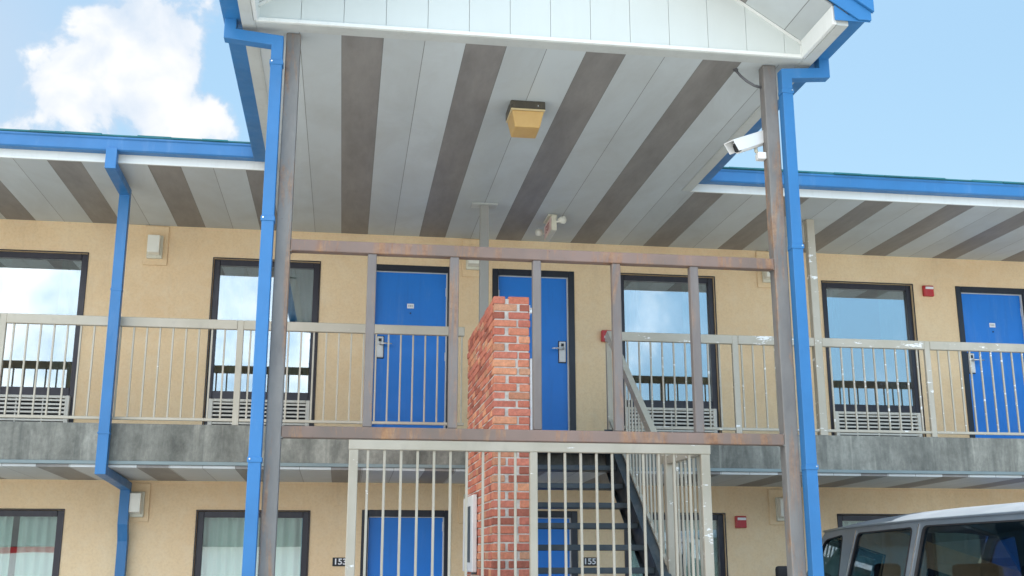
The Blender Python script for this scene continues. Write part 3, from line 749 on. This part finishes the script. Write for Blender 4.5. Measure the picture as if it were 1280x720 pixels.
# boxes fixed to the pillar
ub=empty('utility_box',(1.17,10.4,1.48)); tag(ub,'long white metal box fixed to the left side of the brick pillar','utility box')
b=MB(); b.box(1.150,1.193,10.06,10.85,1.485,2.165,.006); b.build('cabinet',M['grey_sign'],ub)
b=MB(); b.box(1.146,1.1497,10.22,10.55,1.57,2.07,.001); b.build('vent_panel',M['stair_paint'],ub); 
b=MB(); b.box(1.148,1.193,10.07,10.11,1.468,1.4845,.002); b.build('bottom_lip',M['stair_paint'],ub); rebase(ub)
wb=empty('wall_cabinet',(1.53,9.3,2.8)); tag(wb,'slim white box fixed to the right side of the brick pillar above the crossbeam','utility box')
b=MB(); b.box(1.5085,1.585,9.06,9.56,2.60,3.24,.005); b.build('cabinet',M['white_metal'],wb)
b=MB(); b.box(1.5855,1.602,9.08,9.14,2.86,2.98,.002); b.build('latch',M['chrome'],wb); rebase(wb)
wk=empty('pipe_bracket',(1.52,9.1,3.7)); tag(wk,'tiny white bracket sticking out of the right side of the brick pillar near its top','bracket')
b=MB(); b.box(1.5085,1.60,9.04,9.07,3.628,3.658,.003); b.build('arm',M['white_metal'],wk)
b=MB(); b.box(1.5005,1.508,9.02,9.10,3.60,3.69,.001); b.build('flange',M['white_metal'],wk); rebase(wk)

# ------------------------------------------------------------------ ceiling light, exit sign, camera
cl=empty('ceiling_light',(1.405,8.61,ZS)); tag(cl,'square amber lens ceiling light with dark bronze base under the canopy','ceiling light')
b=MB(); b.box(1.258,1.552,8.462,8.76,5.236,ZS-.0015,.006); b.build('base',M['bronze'],cl)
b=MB(); b.box(1.262,1.549,8.456,8.764,5.222,5.2355,.003); b.build('rim',M['cream_plastic'] if 0 else painted('brass_rim',(.62,.50,.28),.35,.06),cl)
b=MB(); b.hexa([(1.300,8.50,5.088),(1.510,8.50,5.088),(1.510,8.722,5.075),(1.300,8.722,5.075),(1.272,8.468,5.2215),(1.540,8.468,5.2215),(1.540,8.755,5.2215),(1.272,8.755,5.2215)]); b.build('lens',M['amber_lens'],cl,bevel=.008)
for x,y in ((1.49,8.46),(1.27,8.47)):
    b=MB(); b.tube([(x,y+.01,5.262),(x,y-.008,5.262)],.006,8); b.build('screw',M['chrome'],cl)
rebase(cl)
ex=empty('exit_sign',(2.185,11.68,ZS)); tag(ex,'cream exit sign with red letters and two emergency lamp heads under the soffit','exit sign')
b=MB(); b.box(2.158,2.216,11.452,11.91,5.108,5.285,.006); b.box(2.13,2.226,11.50,11.80,5.2855,ZS-.0015,.003); b.build('housing',M['cream_plastic'],ex)
b=MB(); b.box(2.1545,2.1575,11.475,11.89,5.122,5.272); b.build('face',M['exit_face'],ex)
me=text_mesh('EXIT',.115); me.materials.append(mat('exit_ink',(.40,.10,.11),.5))
me.transform(Matrix.Translation((2.153,11.682,5.197))@Matrix.Rotation(R(-90),4,'Z')@Matrix.Rotation(R(90),4,'X')@Matrix.Scale(1.0,4,(1,0,0)))
o=bpy.data.objects.new('letters',me); COL.objects.link(o); o.parent=ex
for px,py,dx in ((2.268,11.44,1),(2.112,11.95,-1)):
    b=MB(); b.tube([(2.187+.02*dx,py+.03*(1 if dx>0 else -1),5.205),(px-.03*dx,py,5.21)],.012,8)
    c=Vector((px,py,5.225)); d=Vector((.55*dx,-.75,-.18)).normalized()
    b.tube([c-d*.05,c-d*.03,c+d*.0,c+d*.035],[.012,.028,.040,.043],14); b.build('lamp_head',M['lens_white'],ex,True)
rebase(ex)
cc=empty('security_camera',(3.06,7.62,4.6)); tag(cc,'white bullet security camera fixed to the right rusty column pointing left','security camera')
A=Vector((3.145,7.66,4.765)); Bq=Vector((2.815,7.52,4.605)); d=(Bq-A).normalized(); u=Vector((0,0,1)).cross(d).normalized(); v=d.cross(u)
def ring(p,w,h,top=0): return [p+u*(-w)+v*(-h*.7),p+u*(-w*.55)+v*(-h),p+u*(w*.55)+v*(-h),p+u*w+v*(-h*.7),p+u*w+v*(h*.55+top),p+u*(w*.72)+v*(h+top),p-u*(w*.72)+v*(h+top),p-u*w+v*(h*.55+top)]
b=MB(); b.loft([ring(A,.043,.045),ring(Bq-d*.05,.043,.045)]); b.build('body',M['white_metal'],cc,bevel=.003)
b=MB()
for q in ((-.053,.0),(.048,.0)):
    pts=[A+u*q[0]-v*.03,A+u*q[0]+v*.056,Bq+d*.02+u*q[0]+v*.056,Bq-d*.0+u*q[0]-v*.03]; b.prism(pts,u*.005)
pts=[A-u*.053+v*.0565,A+u*.053+v*.0565,Bq+d*.02+u*.053+v*.0565,Bq+d*.02-u*.053+v*.0565]; b.prism(pts,v*.006); b.build('sun_shield',M['white_metal'],cc)
b=MB(); b.loft([ring(Bq-d*.05,.036,.036),ring(Bq-d*.044,.036,.036)]); b.build('lens',M['dark_glass'],cc)
b=MB(); m_=A.lerp(Bq,.40)-v*.045
b.tube([m_,m_-Vector((0,0,.025)),m_+Vector((.03,.0,-.06)),Vector((3.03,7.57,4.585))],.014,8); b.build('joint',M['cream_plastic'],cc,True)
b=MB(); b.box(3.016,3.0825,7.53,7.60,4.545,4.60,.006); b.build('bracket',M['white_metal'],cc); rebase(cc)
cn=empty('conduit',(2.98,7.56,5.25)); tag(cn,'short dark flexible conduit from the soffit into the right column above the camera','conduit')
b=MB(); b.tube([(2.905,7.62,5.308),(2.908,7.61,5.285),(2.93,7.59,5.24),(2.975,7.575,5.19),(3.03,7.57,5.155),(3.084,7.565,5.14)],.0105,8); b.build('hose',M['conduit'],cn,True)
b=MB(); b.tube([(2.905,7.62,5.3075),(2.905,7.62,5.295)],.02,10); b.build('collar',M['conduit'],cn); rebase(cn)

# ------------------------------------------------------------------ van
vn=empty('van',(5.7,9.2,0)); tag(vn,'dark silver passenger van with a pale roof parked nose in by the lower wall','van')
VX0,VX1=4.66,6.64; VC=(VX0+VX1)/2
def side_x(z): return 4.75-(1.9-z)*.15 if z>1.18 else 4.642
def sheet_with_holes(b,outer,holes_,fx,th=.03,sgn=1):
    loops=[[Vector((y,z,0)) for y,z in outer]]+[[Vector((y,z,0)) for y,z in h] for h in holes_]
    tri=tessellate_polygon(loops); flat=[p for l in loops for p in l]
    vs=[(fx(p.y),p.x,p.y) for p in flat]; vi=[(fx(p.y)+th*sgn,p.x,p.y) for p in flat]; n=len(flat)
    fs=[tuple(t) for t in tri]+[tuple(i+n for i in t)[::-1] for t in tri]; k=0
    for l in loops:
        m=len(l); fs+=[(k+i,k+(i+1)%m,n+k+(i+1)%m,n+k+i) for i in range(m)]; k+=m
    b._add(vs+vi,fs)
def rounded(pts,r=.05,seg=4):
    out=[]; n=len(pts)
    for i in range(n):
        p=Vector(pts[i]); a=Vector(pts[i-1]); c=Vector(pts[(i+1)%n])
        d1=(a-p); d2=(c-p); rr=min(r,d1.length*.45,d2.length*.45); s=p+d1.normalized()*rr; e=p+d2.normalized()*rr
        for k in range(seg+1):
            t=k/seg; out.append(tuple(s*(1-t)**2+p*2*t*(1-t)+e*t*t))
    return out
w1=rounded([(10.30,1.22),(10.245,1.828),(10.63,1.785),(10.72,1.70),(11.16,1.22)],.05)
w2=rounded([(10.16,1.22),(9.945,1.835),(8.905,1.862),(9.05,1.22)],.06)
w3=rounded([(8.90,1.22),(8.735,1.868),(7.05,1.872),(7.05,1.22)],.06)
w4=rounded([(6.92,1.22),(6.92,1.872),(6.05,1.865),(6.10,1.22)],.06)
outer=[(11.45,1.06),(11.05,1.45),(10.79,1.74),(10.66,1.86),(10.2,1.885),(8.8,1.912),(7.3,1.92),(5.9,1.91),(5.78,1.06)]
wset=[w1,w2,w3,w4]
for sg in (1,-1):
    fx=(lambda z: side_x(z)) if sg==1 else (lambda z: 2*VC-side_x(z))
    b=MB(); sheet_with_holes(b,outer,wset,fx,.05,sg); b.build('body_side',M['van_paint'],vn)
    for w in wset:
        fg=(lambda z: side_x(z)+.012) if sg==1 else (lambda z: 2*VC-side_x(z)-.012)
        c=Vector((sum(p[0] for p in w)/len(w),sum(p[1] for p in w)/len(w)))
        ww=[tuple(c+(Vector(p)-c)*1.012) for p in w]
        b=MB(); sheet_with_holes(b,ww,[],fg,.004,sg); wo=b.build('window',M['van_glass'],vn)
        # rubber gasket
        fgk=(lambda z: side_x(z)-.003) if sg==1 else (lambda z: 2*VC-side_x(z)+.003)
        inner=[tuple(c+(Vector(p)-c)*.965) for p in w]
        b=MB(); sheet_with_holes(b,[tuple(c+(Vector(p)-c)*1.004) for p in w],[inner],fgk,.012,sg); b.build('gasket',M['rubber'],wo)
    # bright pillar trims
    b=MB()
    for (ya,za),(yb,zb) in (((10.185,1.2),(9.967,1.86)),((8.975,1.2),(8.80,1.885))):
        b.prism([(fx(za)-.006*sg,ya-.008,za),(fx(za)-.006*sg,ya+.008,za),(fx(zb)-.006*sg,yb+.008,zb),(fx(zb)-.006*sg,yb-.008,zb)],(.006*sg-.0008*sg,0,0))
    b.build('pillar_trim',M['chrome'],vn)
    # lower body side
    b=MB(); x0=fx(1.0); 
    prof=[(fx(1.18)+.0,1.058),(x0-.0*sg,1.0),(x0-.012*sg,.8),(x0+.0,.55),(x0+.05*sg,.33)]
    ys=[5.78,6.3,8,9.5,11.3,11.75]
    b.loft([[(px,yy,pz) for px,pz in prof] for yy in ys],cap=False,closed=False)
    b.build('body_side',M['van_paint'],vn,True)
    # drip rail
    b=MB(); b.tube([(4.742 if sg==1 else 2*VC-4.742,y,z) for y,z in ((10.68,1.865),(10.2,1.892),(8.8,1.918),(7.3,1.926),(5.9,1.916))],.012,6); b.build('drip_rail',M['van_paint'],vn,True)
    # mirror
    mx=4.50 if sg==1 else 2*VC-4.50
    b=MB(); b.box(mx-.10,mx+.10,11.10,11.19,1.33,1.53,.03,2); mo=b.build('mirror',M['rubber'],vn,True)
    b=MB(); b.tube([(mx+.05*sg,11.15,1.36),(mx+.19*sg,11.17,1.28)],.02,8); b.build('arm',M['rubber'],mo)
    b=MB(); b.box(4.625 if sg==1 else 2*VC-4.645,4.645 if sg==1 else 2*VC-4.625,10.18,10.32,1.04,1.075,.008); b.build('door_handle',M['rubber'],vn)
# roof: arched panel with raised ribs
b=MB(); rings=[]
for y,ze,zc_ in ((10.70,1.858,1.89),(10.55,1.872,1.938),(10.2,1.892,1.98),(9.6,1.903,2.006),(8.8,1.918,2.020),(7.3,1.926,2.026),(6.2,1.922,2.02),(5.85,1.90,1.98),(5.78,1.85,1.88)):
    r=[]
    for k in range(25):
        t=-1+2*k/24; e=1-abs(t)**4.6; rib=.007*(math.cos(t*22)>.3)*(abs(t)<.8)
        r.append((VC+t*(VC-4.75),y,ze+(zc_-ze)*e+rib))
    rings.append(r)
b.loft(rings,cap=False,closed=False); b.build('roof',M['van_roof_paint'],vn,True)
b=MB(); b.loft([[(p[0]*.985+VC*.015,p[1],p[2]-.035) for p in r] for r in rings],cap=False,closed=False); b.build('headliner',M['headliner'],vn,True)
# windscreen, bonnet, front, rear
b=MB(); b.hexa([(4.80,10.66,1.855),(2*VC-4.80,10.66,1.855),(2*VC-4.72,11.48,1.07),(4.72,11.48,1.07),(4.80,10.68,1.862),(2*VC-4.80,10.68,1.862),(2*VC-4.72,11.50,1.075),(4.72,11.50,1.075)]); b.build('windscreen',M['van_glass'],vn)
b=MB(); b.loft([[(4.67,11.44,1.06),(VC,11.44,1.10),(2*VC-4.67,11.44,1.06)],[(4.70,11.95,.98),(VC,11.97,1.02),(2*VC-4.70,11.95,.98)],[(4.74,12.12,.90),(VC,12.15,.93),(2*VC-4.74,12.12,.90)]],cap=False,closed=False); b.build('bonnet',M['van_paint'],vn,True)
b=MB(); b.hexa([(4.70,11.7,.32),(2*VC-4.70,11.7,.32),(2*VC-4.72,12.10,.34),(4.72,12.10,.34),(4.68,11.7,1.0),(2*VC-4.68,11.7,1.0),(2*VC-4.74,12.12,.89),(4.74,12.12,.89)]); b.build('front',M['van_paint'],vn,bevel=.03)
b=MB(); b.box(5.15,6.15,12.11,12.135,.62,.84,.01); b.build('grille',M['rubber'],vn)
for x in (4.80,6.22):
    b=MB(); b.box(x,x+.28,12.10,12.135,.64,.84,.02); b.build('headlight',M['lens_white'],vn)
b=MB(); b.box(4.68,6.62,12.10,12.2,.36,.52,.03); b.build('bumper',M['chrome'],vn)
b=MB(); b.box(4.68,6.62,5.62,5.75,.36,.54,.03); b.build('bumper',M['chrome'],vn)
b=MB(); b.box(4.66,6.64,5.76,5.80,.36,1.10,.02); b.box(4.70,6.60,5.765,5.80,1.80,1.90); b.box(4.70,4.82,5.765,5.80,1.10,1.80); b.box(6.48,6.60,5.765,5.80,1.10,1.80); b.box(5.60,5.70,5.765,5.80,1.10,1.80); b.build('rear_door',M['van_paint'],vn)
for x0,x1 in ((4.82,5.60),(5.70,6.48)):
    b=MB(); b.box(x0,x1,5.775,5.78,1.10,1.80); b.build('rear_window',M['van_glass'],vn)
b=MB(); b.box(4.70,6.60,5.8,11.7,.34,.40); b.build('floor',M['rubber'],vn)
for x in (4.66,6.42):
    for y in (6.75,10.95):
        b=MB(); b.tube([(x,y,.34),(x+.22,y,.34)],.345,28); wo=b.build('wheel',M['rubber'],vn)
        b=MB(); xx=x-.004 if x<5 else x+.224; b.tube([(xx-.004,y,.34),(xx+.006,y,.34)],.2,20); b.build('rim',M['chrome'],wo)
def seat(x,y,w):
    b=MB(); b.box(x-w/2,x+w/2,y-.02,y+.46,.62,.80,.05,2)
    b.hexa([(x-w/2,y-.14,.78),(x+w/2,y-.14,.78),(x+w/2,y+.04,.78),(x-w/2,y+.04,.78),(x-w/2+.04,y-.26,1.42),(x+w/2-.04,y-.26,1.42),(x+w/2-.04,y-.14,1.42),(x-w/2+.04,y-.14,1.42)])
    for k in range(1 if w<.7 else 2):
        xx=x+(0 if w<.7 else (k-.5)*.7); b.box(xx-.13,xx+.13,y-.27,y-.17,1.425,1.56,.045,3)
    b.box(x-w/2+.05,x+w/2-.05,y+.0,y+.42,.40,.62); b.build('seat',M['seat_cloth'],vn,bevel=.02)
seat(5.1,10.35,.55); seat(6.1,10.35,.55); seat(5.65,9.3,1.5); seat(5.65,8.3,1.5); seat(5.65,7.2,1.5)
b=MB(); b.tube([(5.1+.19*math.cos(a),10.98+.06*math.sin(a),1.17+.18*math.sin(a)) for a in [k*2*math.pi/20 for k in range(21)]],.014,6); b.build('steering_wheel',M['rubber'],vn)
b=MB(); b.box(4.75,6.55,11.0,11.45,.80,1.08,.05,2); b.build('dashboard',M['rubber'],vn)
rebase(vn)

# ------------------------------------------------------------------ building across the lot (stands behind the camera, mirrored in the lower panes)
ob=empty('shop_building',(0,-24,0)); tag(ob,'low pale shop with dark roof, seen only mirrored in the lower windows','building')
b=MB(); b.box(-40,40,-36,-24,0,2.12); b.build('wall',mat('shop_white',(.86,.86,.83),.8),ob)
b=MB(); b.box(-16,-6.2,-23.98,-23.95,1.86,2.10); b.build('band',M['red_box'],ob)
b=MB(); b.hexa([(-41,-23.6,2.13),(41,-23.6,2.13),(41,-36.4,2.13),(-41,-36.4,2.13),(-41,-24.5,4.9),(41,-24.5,4.9),(41,-35.5,4.9),(-41,-35.5,4.9)]); b.build('roof',painted('shop_roof',(.06,.065,.065),.8,.2),ob); rebase(ob)

# ------------------------------------------------------------------ sun, sky, camera
SUN_EL,SUN_AZ=R(74),R(12)      # azimuth from +Y towards +X: behind the building
w=bpy.data.worlds.new('World'); S.world=w; w.use_nodes=True
t=w.node_tree; bg=t.nodes['Background']
def N(k,**kw):
    q=t.nodes.new(k)
    for a,v in kw.items(): setattr(q,a,v)
    return q
sky=N('ShaderNodeTexSky',sky_type='NISHITA'); sky.sun_disc=False; sky.sun_elevation=SUN_EL; sky.sun_rotation=SUN_AZ
sky.air_density=1.0; sky.dust_density=2.2; sky.ozone_density=.35
SKY=.05; CLOUD=4.3; BEHIND=3.1
tc=N('ShaderNodeTexCoord')
def mth(op,a,b_=0,c=0):
    q=N('ShaderNodeMath',operation=op)
    for i,v_ in enumerate((a,b_,c)):
        if isinstance(v_,(int,float)): q.inputs[i].default_value=v_
        else: t.links.new(v_,q.inputs[i])
    return q.outputs[0]
def blob(dirv,width):
    d_=Vector(dirv).normalized(); q=N('ShaderNodeVectorMath',operation='DISTANCE'); t.links.new(tc.outputs['Generated'],q.inputs[0]); q.inputs[1].default_value=d_
    return mth('EXPONENT',mth('MULTIPLY',mth('POWER',mth('DIVIDE',q.outputs['Value'],width),2),-1))
BLOBS=[]
nz=N('ShaderNodeTexNoise'); nz.inputs['Scale'].default_value=9.5; nz.inputs['Detail'].default_value=10; nz.inputs['Roughness'].default_value=.60; nz.inputs['Distortion'].default_value=.25
t.links.new(tc.outputs['Generated'],nz.inputs['Vector'])
nb=N('ShaderNodeTexNoise'); nb.inputs['Scale'].default_value=2.6; nb.inputs['Detail'].default_value=5; t.links.new(tc.outputs['Generated'],nb.inputs['Vector'])
sep=N('ShaderNodeSeparateXYZ'); t.links.new(tc.outputs['Generated'],sep.inputs[0])
#CLOUDS
ns=N('ShaderNodeTexNoise'); ns.inputs['Scale'].default_value=17; ns.inputs['Detail'].default_value=7; ns.inputs['Distortion'].default_value=.3; t.links.new(tc.outputs['Generated'],ns.inputs['Vector'])
blobs=[((-.198,.88,.437),.06,.55),((-.165,.897,.409),.045,.34),((-.205,.90,.383),.05,.34),((-.138,.915,.365),.05,.56),((-.215,.909,.350),.06,.62),((-.165,.918,.352),.05,.30),((-.265,.90,.345),.06,.55),((-.150,.882,.455),.045,.50),((-.122,.908,.398),.020,-.35),((-.195,.916,.350),.016,-.35),((-.168,.893,.425),.016,-.30)]
acc=None
for dv,wd,a in blobs:
    q=mth('MULTIPLY',blob(dv,wd),a); acc=q if acc is None else mth('ADD',acc,q)
behind=mth('MULTIPLY',mth('LESS_THAN',sep.outputs[1],0),mth('MULTIPLY_ADD',sep.outputs[0],-.80,.52))
acc=mth('ADD',acc,behind)
front=mth('GREATER_THAN',sep.outputs[1],0)
acc=mth('ADD',acc,mth('MULTIPLY',front,mth('MULTIPLY',mth('SUBTRACT',ns.outputs[0],.5),2.2)))
dens=mth('ADD',mth('MULTIPLY',mth('SUBTRACT',nz.outputs[0],.575),mth('MULTIPLY_ADD',mth('LESS_THAN',sep.outputs[1],0),-2.5,3.4)),mth('ADD',acc,mth('MULTIPLY_ADD',nb.outputs[0],.5,-.30)))
rp=N('ShaderNodeValToRGB'); rp.color_ramp.elements[0].position=.10; rp.color_ramp.elements[1].position=.62; rp.color_ramp.interpolation='EASE'; t.links.new(dens,rp.inputs[0])
cc_=N('ShaderNodeValToRGB'); cc_.color_ramp.elements[0].position=.44; cc_.color_ramp.elements[0].color=(.58,.71,.87,1); cc_.color_ramp.elements[1].position=.69; cc_.color_ramp.elements[1].color=(1,1,1,1); t.links.new(mth('ADD',mth('MULTIPLY',ns.outputs[0],.75),mth('MULTIPLY',rp.outputs[0],.22)),cc_.inputs[0])
sc=N('ShaderNodeVectorMath',operation='SCALE'); t.links.new(cc_.outputs[0],sc.inputs[0]); t.links.new(mth('MULTIPLY_ADD',mth('LESS_THAN',sep.outputs[1],0),CLOUD*(BEHIND-1),CLOUD),sc.inputs['Scale'])
mx=N('ShaderNodeMix',data_type='RGBA'); t.links.new(rp.outputs[0],mx.inputs[0]); ti=N('ShaderNodeMix',data_type='RGBA',blend_type='MULTIPLY'); ti.inputs[0].default_value=1; t.links.new(sky.outputs[0],ti.inputs[6]); ti.inputs[7].default_value=(.60,.775,.75,1); 
veil=N('ShaderNodeMix',data_type='RGBA'); t.links.new(mth('MULTIPLY',mth('LESS_THAN',sep.outputs[1],0),.55),veil.inputs[0]); t.links.new(ti.outputs[2],veil.inputs[6]); veil.inputs[7].default_value=(4.0,8.2,13.0,1)
lv=N('ShaderNodeMix',data_type='RGBA'); t.links.new(mth('MULTIPLY',blob((-.335,.86,.385),.12),.75),lv.inputs[0]); t.links.new(veil.outputs[2],lv.inputs[6]); lv.inputs[7].default_value=(2.5,2.95,3.6,1)
hz=N('ShaderNodeMix',data_type='RGBA'); t.links.new(mth('MULTIPLY',mth('EXPONENT',mth('MULTIPLY',mth('MAXIMUM',sep.outputs[2],0),-4.5)),.85),hz.inputs[0]); t.links.new(lv.outputs[2],hz.inputs[6]); hz.inputs[7].default_value=(2.75,3.5,4.0,1); t.links.new(hz.outputs[2],mx.inputs[6]); t.links.new(sc.outputs[0],mx.inputs[7])
t.links.new(mx.outputs[2],bg.inputs['Color']); bg.inputs['Strength'].default_value=SKY

sl_=bpy.data.lights.new('sun','SUN'); sl_.energy=2.0; sl_.angle=R(.53); sl_.color=(1,.96,.90)
so=bpy.data.objects.new('sun',sl_); COL.objects.link(so)
sd=Vector((math.sin(SUN_AZ)*math.cos(SUN_EL),math.cos(SUN_AZ)*math.cos(SUN_EL),math.sin(SUN_EL)))
so.rotation_euler=sd.to_track_quat('Z','Y').to_euler(); so.location=(0,0,30)

cd=bpy.data.cameras.new('camera'); co=bpy.data.objects.new('camera',cd); COL.objects.link(co); S.camera=co
cd.sensor_width=36; cd.lens=36*1382.68/1280; cd.clip_end=2000; cd.clip_start=.05
co.location=(0,0,1.6); co.rotation_euler=(R(90+13.766),0,R(-8.530))

S.view_settings.view_transform='Standard'; S.view_settings.look='None'; S.view_settings.gamma=1
S.view_settings.exposure=2.3
S.render.engine='CYCLES'
